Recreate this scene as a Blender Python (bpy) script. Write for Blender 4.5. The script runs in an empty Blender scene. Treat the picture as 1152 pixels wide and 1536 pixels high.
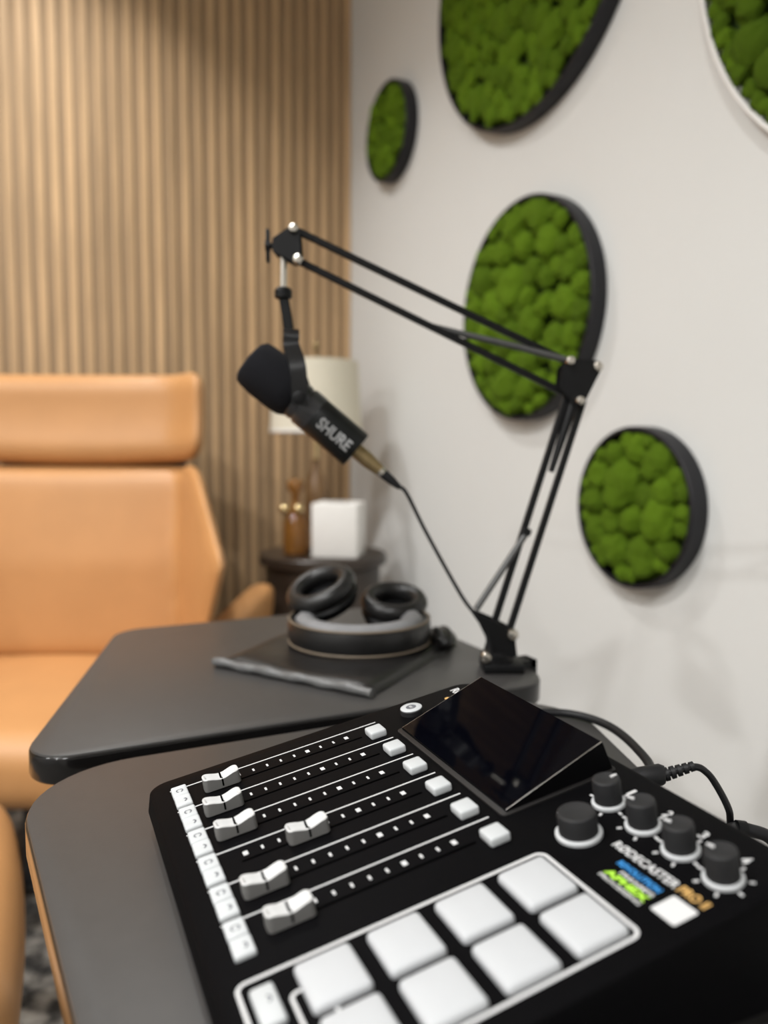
import bpy, bmesh, math, random
from mathutils import Matrix, Vector, Euler
random.seed(7)
scene = bpy.context.scene
COL = scene.collection
R = math.radians

# ------------------------------------------------------------------ camera
cam_data = bpy.data.cameras.new('camera')
cam = bpy.data.objects.new('camera', cam_data)
COL.objects.link(cam)
right = Vector((0.90278, -0.43007, 0.00546))
fwd = Vector((0.42883, 0.89907, -0.08822))
up = Vector((0.03304, 0.08199, 0.99609))
M = Matrix.Identity(4)
for i, ax in enumerate((right, up, -fwd)):
    M[0][i], M[1][i], M[2][i] = ax
M.translation = (0, 0, 1.0)
cam.matrix_world = M
cam_data.sensor_fit = 'VERTICAL'
cam_data.sensor_height = 36.0
cam_data.sensor_width = 27.0
cam_data.lens = 1200.36 / 1536 * 36.0
cam_data.clip_start = 0.02
cam_data.dof.use_dof = True
cam_data.dof.focus_distance = 0.55
cam_data.dof.aperture_fstop = 3.7
scene.camera = cam

# ------------------------------------------------------------------ world, view
world = bpy.data.worlds.new('world')
scene.world = world
world.use_nodes = True
world.node_tree.nodes['Background'].inputs[0].default_value = (1.0, 0.95, 0.88, 1)
world.node_tree.nodes['Background'].inputs[1].default_value = 0.3
vs = scene.view_settings
vs.view_transform = 'Standard'
vs.look = 'None'
vs.exposure = 0.46
vs.gamma = 1.0
vs.use_curve_mapping = False

# ceiling downlights: x, y, watts, beam angle
CEIL = 2.62
DOWNLIGHTS = [(0.08, 1.95, 6.0, 112), (-0.75, 0.75, 20, 165), (-1.30, 1.95, 5, 112), (-0.75, -0.60, 27, 165), (-2.2, 0.5, 28, 165), (-2.2, -1.2, 26, 165)]

# ------------------------------------------------------------------ materials
MATS = {}
def mat(name, col, rough=0.5, metal=0.0, var=0.06, scale=60.0, bump=0.0, bscale=None, spec=0.5, emit=0.0, coat=0.0, sheen=0.0, randobj=0.0, stretch=None, trans=0.0):
    if name in MATS:
        return MATS[name]
    m = bpy.data.materials.new(name)
    m.use_nodes = True
    nt = m.node_tree
    b = nt.nodes['Principled BSDF']
    N = nt.nodes.new
    tc = N('ShaderNodeTexCoord')
    mp = N('ShaderNodeMapping')
    nt.links.new(tc.outputs['Object'], mp.inputs[0])
    if stretch:
        mp.inputs['Scale'].default_value = stretch
    nz = N('ShaderNodeTexNoise')
    nz.inputs['Scale'].default_value = scale
    nz.inputs['Detail'].default_value = 5
    nt.links.new(mp.outputs[0], nz.inputs['Vector'])
    ramp = N('ShaderNodeMapRange')
    ramp.inputs[1].default_value = 0.25
    ramp.inputs[2].default_value = 0.75
    ramp.inputs[3].default_value = 1 - var
    ramp.inputs[4].default_value = 1 + var
    nt.links.new(nz.outputs['Fac'], ramp.inputs[0])
    hsv = N('ShaderNodeHueSaturation')
    hsv.inputs['Color'].default_value = (*col, 1)
    if randobj:
        oi = N('ShaderNodeObjectInfo')
        mr = N('ShaderNodeMapRange')
        mr.inputs[3].default_value = 1 - randobj
        mr.inputs[4].default_value = 1 + randobj
        nt.links.new(oi.outputs['Random'], mr.inputs[0])
        mu = N('ShaderNodeMath'); mu.operation = 'MULTIPLY'
        nt.links.new(ramp.outputs[0], mu.inputs[0]); nt.links.new(mr.outputs[0], mu.inputs[1])
        nt.links.new(mu.outputs[0], hsv.inputs['Value'])
        mp2 = N('ShaderNodeVectorMath'); mp2.operation = 'ADD'
        nt.links.new(tc.outputs['Object'], mp2.inputs[0]); nt.links.new(oi.outputs['Location'], mp2.inputs[1])
        nt.links.new(mp2.outputs[0], mp.inputs[0])
    else:
        nt.links.new(ramp.outputs[0], hsv.inputs['Value'])
    nt.links.new(hsv.outputs[0], b.inputs['Base Color'])
    b.inputs['Roughness'].default_value = rough
    b.inputs['Metallic'].default_value = metal
    b.inputs['Specular IOR Level'].default_value = spec
    b.inputs['Coat Weight'].default_value = coat
    b.inputs['Sheen Weight'].default_value = sheen
    b.inputs['Transmission Weight'].default_value = trans
    if sheen:
        b.inputs['Sheen Tint'].default_value = (*[min(1, c * 4) for c in col], 1)
    if emit:
        b.inputs['Emission Color'].default_value = (*col, 1)
        b.inputs['Emission Strength'].default_value = emit
    if bump:
        bn = N('ShaderNodeBump')
        bn.inputs['Strength'].default_value = bump
        bn.inputs['Distance'].default_value = 0.002
        nb = N('ShaderNodeTexNoise')
        nb.inputs['Scale'].default_value = bscale or scale * 6
        nb.inputs['Detail'].default_value = 4
        nt.links.new(mp.outputs[0], nb.inputs['Vector'])
        nt.links.new(nb.outputs['Fac'], bn.inputs['Height'])
        nt.links.new(bn.outputs[0], b.inputs['Normal'])
    MATS[name] = m
    return m

WALL = mat('wall_paint', (0.69, 0.69, 0.675), 0.85, var=0.015, scale=3, bump=0.04, bscale=300)
CEILM = mat('ceiling_paint', (0.86, 0.86, 0.85), 0.9, var=0.01, scale=3)
SLAT = mat('oak_slat', (0.50, 0.33, 0.178), 0.55, var=0.22, scale=14, stretch=(3, 3, 0.25), randobj=0.16, bump=0.05, bscale=60)
BACKING = mat('slat_backing', (0.37, 0.255, 0.15), 0.8, var=0.1, scale=20, stretch=(1, 1, 0.1))
LEATHER = mat('tan_leather', (0.50, 0.25, 0.095), 0.42, var=0.06, scale=8, bump=0.08, bscale=500)
BLACKW = mat('black_lacquer', (0.016, 0.012, 0.010), 0.4, var=0.1, scale=20)
TABLE = mat('table_laminate', (0.042, 0.040, 0.039), 0.42, spec=0.45, var=0.05, scale=90, bump=0.05, bscale=900)
EDGE = mat('table_edge_band', (0.006, 0.0055, 0.0055), 0.16, spec=0.35, var=0.05, scale=40)
STEEL = mat('dark_steel', (0.03, 0.03, 0.032), 0.45, metal=0.6, var=0.05)
BODY = mat('mixer_plastic', (0.0028, 0.0027, 0.0031), 0.5, spec=0.025, var=0.1, scale=400, bump=0.05, bscale=1500)
BODYSIDE = mat('mixer_side_plastic', (0.010, 0.009, 0.009), 0.5, spec=0.3, var=0.08, scale=300)
WHITEPR = mat('white_print', (0.54, 0.54, 0.545), 0.6, var=0.01)
GREYPR = mat('grey_print', (0.26, 0.26, 0.26), 0.6, var=0.02)
DARKPR = mat('dark_print', (0.10, 0.105, 0.12), 0.6, var=0.02)
GOLDPR = mat('gold_print', (0.60, 0.36, 0.12), 0.5, var=0.03)
BLUEPR = mat('blue_print', (0.03, 0.22, 0.55), 0.5, var=0.03)
GREENPR = mat('green_print', (0.36, 0.68, 0.05), 0.5, var=0.03)
PADM = mat('white_pad', (0.405, 0.415, 0.43), 0.55, var=0.01, emit=0.03)
KEYM = mat('white_key', (0.42, 0.435, 0.445), 0.45, var=0.01, emit=0.06)
RINGM = mat('light_ring', (0.42, 0.43, 0.44), 0.4, var=0.01, emit=0.03)
CAPM = mat('fader_white', (0.50, 0.50, 0.50), 0.4, var=0.01)
CAPSHADE = mat('fader_shaded_side', (0.13, 0.127, 0.123), 0.5, var=0.03)  # shade on the sides of the white faders, put into the colour
KNOB = mat('knob_rubber', (0.014, 0.014, 0.015), 0.6, spec=0.3, var=0.05, scale=200)
GLASS = mat('screen_glass', (0.0010, 0.0011, 0.0022), 0.03, var=0.0, spec=0.14)
SLOT = mat('slot_black', (0.0006, 0.0006, 0.0006), 0.9, spec=0.0, var=0.0)
CHROME = mat('screen_edge_metal', (0.55, 0.53, 0.50), 0.25, metal=1.0, var=0.02)
MATTE = mat('black_metal', (0.004, 0.004, 0.0044), 0.45, spec=0.2, var=0.05, scale=100)
GREYTUBE = mat('grey_tube', (0.09, 0.09, 0.09), 0.35, metal=0.5, var=0.05)
SILVER = mat('bolt_silver', (0.62, 0.58, 0.52), 0.25, metal=1.0, var=0.03)
FOAM = mat('foam', (0.007, 0.007, 0.009), 0.95, spec=0.2, var=0.2, scale=600, bump=0.4, bscale=1500)
MICB = mat('mic_body', (0.005, 0.0055, 0.0055), 0.4, spec=0.25, var=0.05)
MICR = mat('mic_ring', (0.05, 0.05, 0.053), 0.3, metal=0.5, var=0.03)
BRASS = mat('brass_plug', (0.30, 0.22, 0.11), 0.35, metal=0.8, var=0.05)
RUBBER = mat('cable_rubber', (0.007, 0.007, 0.008), 0.5, spec=0.3, var=0.08)
PADLEA = mat('black_leatherette', (0.010, 0.0095, 0.0095), 0.33, spec=0.35, var=0.08, scale=60, bump=0.08, bscale=700)
POUCHM = mat('pouch_black', (0.010, 0.0095, 0.0095), 0.36, spec=0.35, var=0.15, scale=40, bump=0.2, bscale=120)
HEMM = mat('pouch_hem', (0.10, 0.10, 0.10), 0.38, var=0.25, scale=120, bump=0.3, bscale=300)
PIPING = mat('tan_piping', (0.13, 0.10, 0.07), 0.6, var=0.05)
LINING = mat('grey_lining', (0.17, 0.17, 0.175), 0.7, var=0.1, scale=80)
FRAMEB = mat('black_frame', (0.010, 0.010, 0.013), 0.5, spec=0.35, var=0.06, scale=20)
FRAMEW = mat('white_frame', (0.82, 0.81, 0.79), 0.5, var=0.02)
MOSS = mat('moss', (0.118, 0.212, 0.008), 0.95, spec=0.2, var=0.55, scale=70, bump=0.9, bscale=420, randobj=0.22, sheen=0.08)
MOSSB = mat('moss_base', (0.03, 0.06, 0.004), 0.95, var=0.3, scale=80, bump=0.8, bscale=300)
SHADE = mat('lamp_shade_linen', (0.70, 0.65, 0.53), 0.9, var=0.04, scale=200)
PAPER = mat('white_card', (0.80, 0.78, 0.75), 0.7, var=0.02)
AMBER = mat('amber_glass', (0.28, 0.12, 0.025), 0.12, var=0.15, scale=30, trans=0.3)
GOLD = mat('gold_metal', (0.75, 0.60, 0.32), 0.22, metal=1.0, var=0.03)
WALNUT = mat('dark_walnut', (0.030, 0.020, 0.014), 0.38, var=0.25, scale=10, stretch=(1, 1, 0.2))
LENS = mat('light_lens', (1.0, 0.97, 0.93), 0.5, var=0.0, emit=6.0)
CARPET = None

# ------------------------------------------------------------------ mesh helpers
def link(name, mesh, material=None, parent=None, mw=None):
    o = bpy.data.objects.new(name, mesh)
    COL.objects.link(o)
    if material is not None and not mesh.materials:
        mesh.materials.append(material)
    if parent is not None:
        o.parent = parent
    if mw is not None:
        o.matrix_basis = mw
    return o

def tomesh(bm, name, smooth=True, angle=35):
    bmesh.ops.recalc_face_normals(bm, faces=bm.faces[:])
    me = bpy.data.meshes.new(name)
    bm.to_mesh(me)
    bm.free()
    if smooth:
        for p in me.polygons:
            p.use_smooth = True
        me.set_sharp_from_angle(angle=R(angle))
    return me

def add(name, bm, material, parent=None, mw=None, smooth=True, angle=35):
    return link(name, tomesh(bm, name, smooth, angle), material, parent, mw)

def tag(o, label=None, cat=None, group=None, kind=None):
    if label: o['label'] = label
    if cat: o['category'] = cat
    if group: o['group'] = group
    if kind: o['kind'] = kind
    return o

def empty(name, loc=(0, 0, 0), rz=0.0):
    o = bpy.data.objects.new(name, None)
    COL.objects.link(o)
    o.empty_display_size = 0.05
    o.location = loc
    o.rotation_euler = (0, 0, rz)
    return o

def T(x=0, y=0, z=0):
    return Matrix.Translation((x, y, z))

def bx(bm, x0, x1, y0, y1, z0, z1):
    r = bmesh.ops.create_cube(bm, size=1.0)
    for v in r['verts']:
        v.co = Vector(((x0 + x1) / 2 + v.co.x * (x1 - x0), (y0 + y1) / 2 + v.co.y * (y1 - y0), (z0 + z1) / 2 + v.co.z * (z1 - z0)))
    return r['verts']

def box(x0, x1, y0, y1, z0, z1, bev=0.0, seg=2):
    bm = bmesh.new()
    bx(bm, x0, x1, y0, y1, z0, z1)
    if bev:
        bmesh.ops.bevel(bm, geom=bm.edges[:], offset=bev, segments=seg, affect='EDGES', profile=0.5)
    return bm

def rbox(hx, hy, hz, r, nr=4, ni=(6, 6, 2), fn=None):
    """rounded box with an interior grid fine enough to bend through fn"""
    def axis(h, n):
        rr_ = min(r, h)
        a = [-h + rr_ * (1 - math.cos(math.pi / 2 * k / nr)) for k in range(nr)]
        inn = [-(h - rr_) + 2 * (h - rr_) * k / n for k in range(n + 1)] if h > rr_ + 1e-9 else [0.0]
        return a + inn + [-c for c in reversed(a)]
    A = [axis(hx, ni[0]), axis(hy, ni[1]), axis(hz, ni[2])]
    H = (hx, hy, hz)
    bm = bmesh.new()
    for ax in range(3):
        u, v = [k for k in range(3) if k != ax]
        for s in (-1, 1):
            g = []
            for a in A[u]:
                row = []
                for b in A[v]:
                    p = [0, 0, 0]
                    p[ax] = s * H[ax]; p[u] = a; p[v] = b
                    inner = [max(-(H[k] - min(r, H[k])), min(H[k] - min(r, H[k]), p[k])) for k in range(3)]
                    d = Vector(p) - Vector(inner)
                    if d.length > 1e-9:
                        rr = min(r, min(H))
                        dd = d.normalized()
                        p = [inner[k] + dd[k] * min(r, H[k]) for k in range(3)]
                    row.append(bm.verts.new(p))
                g.append(row)
            for i in range(len(g) - 1):
                for j in range(len(g[0]) - 1):
                    bm.faces.new((g[i][j], g[i + 1][j], g[i + 1][j + 1], g[i][j + 1]))
    bmesh.ops.remove_doubles(bm, verts=bm.verts[:], dist=1e-5)
    if fn:
        for v in bm.verts:
            v.co = Vector(fn(v.co))
    return bm

def loft(bm, rings, close=True, cap0=True, cap1=True):
    vr = [[bm.verts.new(p) for p in r] for r in rings]
    n = len(rings[0])
    for a, b in zip(vr, vr[1:]):
        for i in range(n if close else n - 1):
            j = (i + 1) % n
            bm.faces.new((a[i], a[j], b[j], b[i]))
    if cap0: bm.faces.new(list(reversed(vr[0])))
    if cap1: bm.faces.new(vr[-1])
    return vr

def lathe(prof, n=32, cap0=True, cap1=True, bm=None):
    bm = bm or bmesh.new()
    rings = [[(r * math.cos(2 * math.pi * k / n), r * math.sin(2 * math.pi * k / n), z) for k in range(n)] for r, z in prof]
    loft(bm, rings, True, cap0, cap1)
    return bm

def frame_of(d):
    d = Vector(d).normalized()
    a = Vector((0, 0, 1)) if abs(d.z) < 0.9 else Vector((0, 1, 0))
    u = d.cross(a).normalized()
    v = u.cross(d).normalized()
    m = Matrix.Identity(4)
    for i, q in enumerate((u, v, d)):
        m[0][i], m[1][i], m[2][i] = q
    return m

def catmull(pts, k=6):
    P = [Vector(p) for p in pts]
    P = [2 * P[0] - P[1]] + P + [2 * P[-1] - P[-2]]
    out = []
    for i in range(1, len(P) - 2):
        p0, p1, p2, p3 = P[i - 1:i + 3]
        for s in range(k):
            t = s / k
            out.append(0.5 * ((2 * p1) + (-p0 + p2) * t + (2 * p0 - 5 * p1 + 4 * p2 - p3) * t * t + (-p0 + 3 * p1 - 3 * p2 + p3) * t ** 3))
    out.append(P[-2])
    return out

def tube(pts, rad, n=10, bm=None):
    bm = bm or bmesh.new()
    P = [Vector(p) for p in pts]
    rads = rad if isinstance(rad, (list, tuple)) else [rad] * len(P)
    rings = []
    u = None
    for i, p in enumerate(P):
        d = (P[min(i + 1, len(P) - 1)] - P[max(i - 1, 0)]).normalized()
        if u is None:
            u = d.cross(Vector((0, 0, 1)) if abs(d.z) < 0.9 else Vector((0, 1, 0))).normalized()
        else:
            u = (u - d * u.dot(d)).normalized()
        v = d.cross(u)
        rings.append([p + (u * math.cos(2 * math.pi * k / n) + v * math.sin(2 * math.pi * k / n)) * rads[i] for k in range(n)])
    loft(bm, rings)
    return bm

def bar(a, b, w, h, side=None):
    """square bar from a to b; side = direction of the w extent"""
    a = Vector(a); b = Vector(b)
    d = (b - a).normalized()
    s = Vector(side) if side else d.cross(Vector((0, 0, 1)))
    s = (s - d * s.dot(d)).normalized()
    t = d.cross(s)
    bm = bmesh.new()
    rings = [[p + s * (w / 2 * i) + t * (h / 2 * j) for i, j in ((-1, -1), (1, -1), (1, 1), (-1, 1))] for p in (a, b)]
    loft(bm, rings)
    bmesh.ops.bevel(bm, geom=bm.edges[:], offset=min(w, h) * 0.15, segments=1, affect='EDGES')
    return bm

def round_poly(pts, rad, seg=10):
    out = []
    n = len(pts)
    for i in range(n):
        p = Vector(pts[i]); a = Vector(pts[i - 1]); b = Vector(pts[(i + 1) % n])
        r = rad[i] if isinstance(rad, (list, tuple)) else rad
        da = (a - p).normalized(); db = (b - p).normalized()
        ang = math.acos(max(-1, min(1, da.dot(db))))
        t = r / math.tan(ang / 2)
        c = p + (da + db).normalized() * (r / math.sin(ang / 2))
        s = p + da * t; e = p + db * t
        a0 = math.atan2(s.y - c.y, s.x - c.x); a1 = math.atan2(e.y - c.y, e.x - c.x)
        dl = (a1 - a0 + math.pi) % (2 * math.pi) - math.pi
        for k in range(seg + 1):
            q = a0 + dl * k / seg
            out.append((c.x + r * math.cos(q), c.y + r * math.sin(q)))
    return out

def inset(poly, d):
    n = len(poly)
    area = sum(poly[i][0] * poly[(i + 1) % n][1] - poly[(i + 1) % n][0] * poly[i][1] for i in range(n))
    s = 1 if area > 0 else -1
    out = []
    for i in range(n):
        a = Vector(poly[i - 1]); b = Vector(poly[(i + 1) % n])
        t = (b - a).normalized()
        out.append((poly[i][0] - t.y * d * s, poly[i][1] + t.x * d * s))
    return out

def slab(poly, z0, z1, r=0.0, seg=3, rb=None):
    """prism of a plan outline with rounded top (r) and bottom (rb) edge"""
    rb = r if rb is None else rb
    rings = []
    if rb:
        for k in range(seg + 1):
            q = math.pi / 2 * k / seg
            rings.append([(x, y, z0 + rb * (1 - math.sin(q))) for x, y in inset(poly, rb * (1 - math.cos(q)))][:])
        rings = rings[::1]
        rings = [[(x, y, z0 + rb - rb * math.cos(math.pi / 2 * k / seg)) for x, y in inset(poly, rb * (1 - math.sin(math.pi / 2 * k / seg)))] for k in range(seg + 1)]
    else:
        rings.append([(x, y, z0) for x, y in poly])
    if r:
        rings += [[(x, y, z1 - r + r * math.sin(math.pi / 2 * k / seg)) for x, y in inset(poly, r * (1 - math.cos(math.pi / 2 * k / seg)))] for k in range(seg + 1)]
    else:
        rings.append([(x, y, z1) for x, y in poly])
    bm = bmesh.new()
    loft(bm, rings)
    return bm

def text_mesh(body, size, offset=0.0, extrude=0.00004, align='LEFT', shear=0.0, spacing=1.0):
    cu = bpy.data.curves.new('lettering', 'FONT')
    cu.body = body; cu.size = size; cu.offset = offset; cu.extrude = extrude
    cu.align_x = align; cu.shear = shear; cu.space_character = spacing; cu.resolution_u = 3
    o = bpy.data.objects.new('lettering', cu)
    COL.objects.link(o)
    dg = bpy.context.evaluated_depsgraph_get()
    me = bpy.data.meshes.new_from_object(o.evaluated_get(dg))
    bpy.data.objects.remove(o); bpy.data.curves.remove(cu)
    return me

def lettering(name, body, material, parent, mw, width=None, height=None, **kw):
    me = text_mesh(body, 1.0, **kw)
    xs = [v.co.x for v in me.vertices]; ys = [v.co.y for v in me.vertices]
    w = max(xs) - min(xs); h = max(ys) - min(ys)
    x0, y0 = min(xs), min(ys)
    for v in me.vertices:
        v.co.x = (v.co.x - x0) / w * width
        v.co.y = (v.co.y - y0) / h * height
        v.co.z = v.co.z * 0.5
    me.materials.clear()
    return link(name, me, material, parent, mw)

# ------------------------------------------------------------------ the room
XR, YB, XL, YF = 1.035, 2.435, -3.2, -2.6
def structure(name, bm, m, smooth=False):
    return tag(add(name, bm, m, smooth=smooth), kind='structure')

m = bpy.data.materials.new('carpet'); m.use_nodes = True
nt = m.node_tree; b = nt.nodes['Principled BSDF']; b.inputs['Roughness'].default_value = 0.95
tc = nt.nodes.new('ShaderNodeTexCoord')
n1 = nt.nodes.new('ShaderNodeTexNoise'); n1.inputs['Scale'].default_value = 17; n1.inputs['Detail'].default_value = 6; n1.inputs['Roughness'].default_value = 0.65
n2 = nt.nodes.new('ShaderNodeTexNoise'); n2.inputs['Scale'].default_value = 350
cr = nt.nodes.new('ShaderNodeValToRGB')
cr.color_ramp.elements[0].position = 0.42; cr.color_ramp.elements[0].color = (0.030, 0.028, 0.027, 1)
cr.color_ramp.elements[1].position = 0.62; cr.color_ramp.elements[1].color = (0.36, 0.335, 0.30, 1)
bp = nt.nodes.new('ShaderNodeBump'); bp.inputs['Strength'].default_value = 0.5
nt.links.new(tc.outputs['Object'], n1.inputs['Vector']); nt.links.new(tc.outputs['Object'], n2.inputs['Vector'])
nt.links.new(n1.outputs['Fac'], cr.inputs[0]); nt.links.new(cr.outputs[0], b.inputs['Base Color'])
nt.links.new(n2.outputs['Fac'], bp.inputs['Height']); nt.links.new(bp.outputs[0], b.inputs['Normal'])
CARPET = m

structure('floor', box(XL - 0.1, XR + 0.1, YF - 0.1, YB + 0.1, -0.1, 0), CARPET)
structure('ceiling', box(XL - 0.1, XR + 0.1, YF - 0.1, YB + 0.1, CEIL, CEIL + 0.1), CEILM)
structure('wall_right', box(XR, XR + 0.1, YF, YB, 0, CEIL), WALL)
structure('wall_left', box(XL - 0.1, XL, YF, YB, 0, CEIL), WALL)
structure('wall_front', box(XL, XR, YF - 0.1, YF, 0, CEIL), WALL)
wb = structure('wall_back', box(XL, XR, YB, YB + 0.1, 0, CEIL), BACKING)
# wooden slats on the back wall
PITCH, SW, SD = 0.0393, 0.020, 0.010
slat_me = tomesh(box(-SW / 2, SW / 2, -SD, 0, 0.0, CEIL - 0.002, 0.0015, 1), 'slat', smooth=False)
x = XR - 0.012
while x > -2.0:
    link('slat', slat_me, SLAT, wb, T(x, YB, 0.001))
    x -= PITCH
structure('baseboard_right', box(XR - 0.012, XR, YF, YB - SD, 0, 0.08, 0.002, 1), mat('baseboard_paint', (0.62, 0.6, 0.57), 0.5, var=0.02))

# ceiling downlights
for i, (lx, ly, pw, beam) in enumerate(DOWNLIGHTS):
    r = empty('ceiling_light', (lx, ly, CEIL))
    add('trim_ring', lathe([(0.075, 0), (0.095, 0), (0.095, -0.006), (0.078, -0.010), (0.075, -0.004)], 32, False, False), FRAMEW, r)
    add('lens', lathe([(0.0751, -0.001), (0.0751, -0.004), (0.06, -0.005)], 32), LENS, r)
    tag(r, 'round recessed ceiling downlight with white trim', 'light', 'recessed ceiling downlights')
    ld = bpy.data.lights.new('downlight', 'AREA')
    ld.shape = 'DISK'; ld.size = 0.16; ld.energy = pw; ld.color = (1.0, 1.0, 0.985); ld.spread = R(beam)
    lo = bpy.data.objects.new('downlight', ld)
    COL.objects.link(lo); lo.parent = r
    lo.location = (0, 0, -0.012)

# ------------------------------------------------------------------ moss pictures
moss_meshes = []
for q in range(4):
    bm = bmesh.new()
    bmesh.ops.create_icosphere(bm, subdivisions=4, radius=1.0)
    rnd = random.Random(q)
    wav = [(Vector((rnd.uniform(-1, 1), rnd.uniform(-1, 1), rnd.uniform(-1, 1))) * rnd.choice((3, 5, 9, 14)), rnd.uniform(0, 6.28)) for _ in range(16)]
    for v in bm.verts:
        c = v.co.copy()
        s = sum(math.sin(a.dot(c) + ph) / (1 + a.length * 0.35) for a, ph in wav)
        v.co = c * (1 + 0.10 * s + rnd.uniform(-0.025, 0.025))
        if v.co.z < -0.35: v.co.z = -0.35
    moss_meshes.append(tomesh(bm, 'moss_cushion', True, 180))

def moss_panel(yc, zc, rad, depth, framemat, cr, label, seed, bulge=0.85, pack=0.86):
    """round frame on the right wall; local z points out of the wall"""
    rnd = random.Random(seed)
    root = empty('moss_picture', (XR, yc, zc))
    root.rotation_euler = Euler((0, -math.pi / 2, 0))   # local z -> -x world
    t = 0.008
    add('frame', lathe([(rad - t, 0.003), (rad, 0.001), (rad, depth - 0.002), (rad - 0.002, depth), (rad - t + 0.001, depth), (rad - t, depth - 0.002)], 72, False, False), framemat, root)
    add('moss_backing', lathe([(rad - t, 0.002), (rad - t, 0.010)], 48), MOSSB, root)
    pts = []
    tries = 0
    Ri = rad - t
    while tries < 6000:
        tries += 1
        r = cr * rnd.uniform(0.62, 1.25) if tries < 1500 else cr * rnd.uniform(0.5, 0.75)
        a = rnd.uniform(0, 2 * math.pi); d = (Ri - r * 1.16) * math.sqrt(rnd.random())
        p = (d * math.cos(a), d * math.sin(a), r)
        if d + r * 1.16 > Ri: continue
        if all((p[0] - q[0]) ** 2 + (p[1] - q[1]) ** 2 > (pack * (p[2] + q[2])) ** 2 for q in pts):
            pts.append(p)
    nr = int(2 * math.pi * (Ri - 0.017) / 0.021)          # small cushions closing the rim
    for k in range(nr):
        a = 2 * math.pi * (k + rnd.uniform(-0.3, 0.3)) / nr
        r = rnd.uniform(0.012, 0.017)
        d = Ri - r * 1.18
        if all((d * math.cos(a) - q[0]) ** 2 + (d * math.sin(a) - q[1]) ** 2 > (0.72 * (r + q[2])) ** 2 for q in pts):
            pts.append((d * math.cos(a), d * math.sin(a), r))
    for (px, py, r) in pts:
        mw = T(px, py, depth - r * 0.36 + rnd.uniform(-0.003, 0.004)) @ Matrix.Rotation(rnd.uniform(0, 6.28), 4, 'Z') @ Matrix.Diagonal((r * 1.12, r * rnd.uniform(0.98, 1.14), r * bulge, 1))
        link('moss_cushion', rnd.choice(moss_meshes), MOSS, root, mw)
    return tag(root, label, 'moss picture', 'round moss pictures on the wall')

moss_panel(1.433, 1.278, 0.232, 0.036, FRAMEB, 0.038, 'large black-framed round moss picture partly behind the microphone arm elbow', 3)
moss_panel(1.086, 0.885, 0.1435, 0.036, FRAMEB, 0.041, 'medium black-framed round moss picture lowest on the white wall', 11)
moss_panel(2.10, 1.864, 0.1335, 0.036, FRAMEB, 0.026, 'small black-framed round moss picture beside the slatted wall corner', 21)
moss_panel(1.456, 2.011, 0.345, 0.036, FRAMEB, 0.030, 'largest black-framed round moss picture, highest on the white wall', 31, 0.6, 0.76)
moss_panel(0.535, 1.775, 0.45, 0.030, FRAMEW, 0.048, 'white-framed round moss picture with plump cushions', 41)

# ------------------------------------------------------------------ tables
TZ, TT = 0.739, 0.026
def table(outline, rad, ped, label):
    r = empty('trapezoid_table', (ped[0], ped[1], 0))
    poly = [(x - ped[0], y - ped[1]) for x, y in round_poly(outline, rad, 12)]
    add('edge_band', slab(poly, TZ - TT, TZ - 0.0015, 0.003, 3, 0.003), EDGE, r)
    add('table_top', slab(inset(poly, 0.0012), TZ - 0.006, TZ, 0.0016, 2, 0.0), TABLE, r)
    add('column', lathe([(0.035, 0.02), (0.035, TZ - TT - 0.012), (0.09, TZ - TT - 0.008), (0.09, TZ - TT)], 24), STEEL, r)
    add('foot_plate', lathe([(0.19, 0.0), (0.19, 0.008), (0.05, 0.022)], 40), STEEL, r)
    return tag(r, label, 'table', 'black trapezoid tables')
table([(0.036, 0.13), (0.335, 0.13), (0.525, 0.668), (0.0, 0.668)], [0.05, 0.05, 0.075, 0.085], (0.21, 0.42), 'black trapezoid table carrying the audio mixer')
table([(0.0, 0.692), (0.545, 0.692), (0.535, 1.135), (0.135, 1.135)], [0.035, 0.05, 0.05, 0.05], (0.31, 0.93), 'black trapezoid table carrying the headphones and microphone arm')

# ------------------------------------------------------------------ audio mixer
S = 0.0325
TILT = 10.472
mixer = empty('audio_mixer', (0.0943, 0.5282, TZ), R(-92.129))
tag(mixer, 'black podcast audio mixer with white pads, faders and knobs', 'audio mixer')
H0 = 0.7650 - TZ
TT4 = T(0, 0, H0) @ Matrix.Rotation(R(TILT), 4, 'X')
def L(x, y, h=0.0):            # layout units -> mixer space
    return TT4 @ Vector((x * S, y * S, h * S))
def LM(x, y, h=0.0):           # matrix lying on the sloping face
    return TT4 @ T(x * S, y * S, h * S)
plan = round_poly([(-0.64, -0.42), (9.05, -0.42), (9.05, 7.55), (-0.64, 7.55)], [0.45, 0.45, 0.6, 0.6], 8)
def ringT(ins, h): return [L(x, y, h) for x, y in inset(plan, ins)]
def ringF(ins, z):
    return [Vector((v.x, v.y, z)) for v in ringT(ins, 0)]
bm = bmesh.new()
zs = 0.0115
mid = [Vector((v.x, v.y, max(zs, v.z))) for v in ringT(0, -0.13)]
loft(bm, [ringF(0.05, zs - 0.001), ringF(0.0, zs), mid, ringT(0.03, -0.03), ringT(0.10, 0.0)])
add('body', bm, BODY, mixer, angle=30)
bm = bmesh.new()
loft(bm, [ringF(0.16, 0.0), ringF(0.14, zs - 0.0005)])
add('base', bm, BODYSIDE, mixer)

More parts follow.
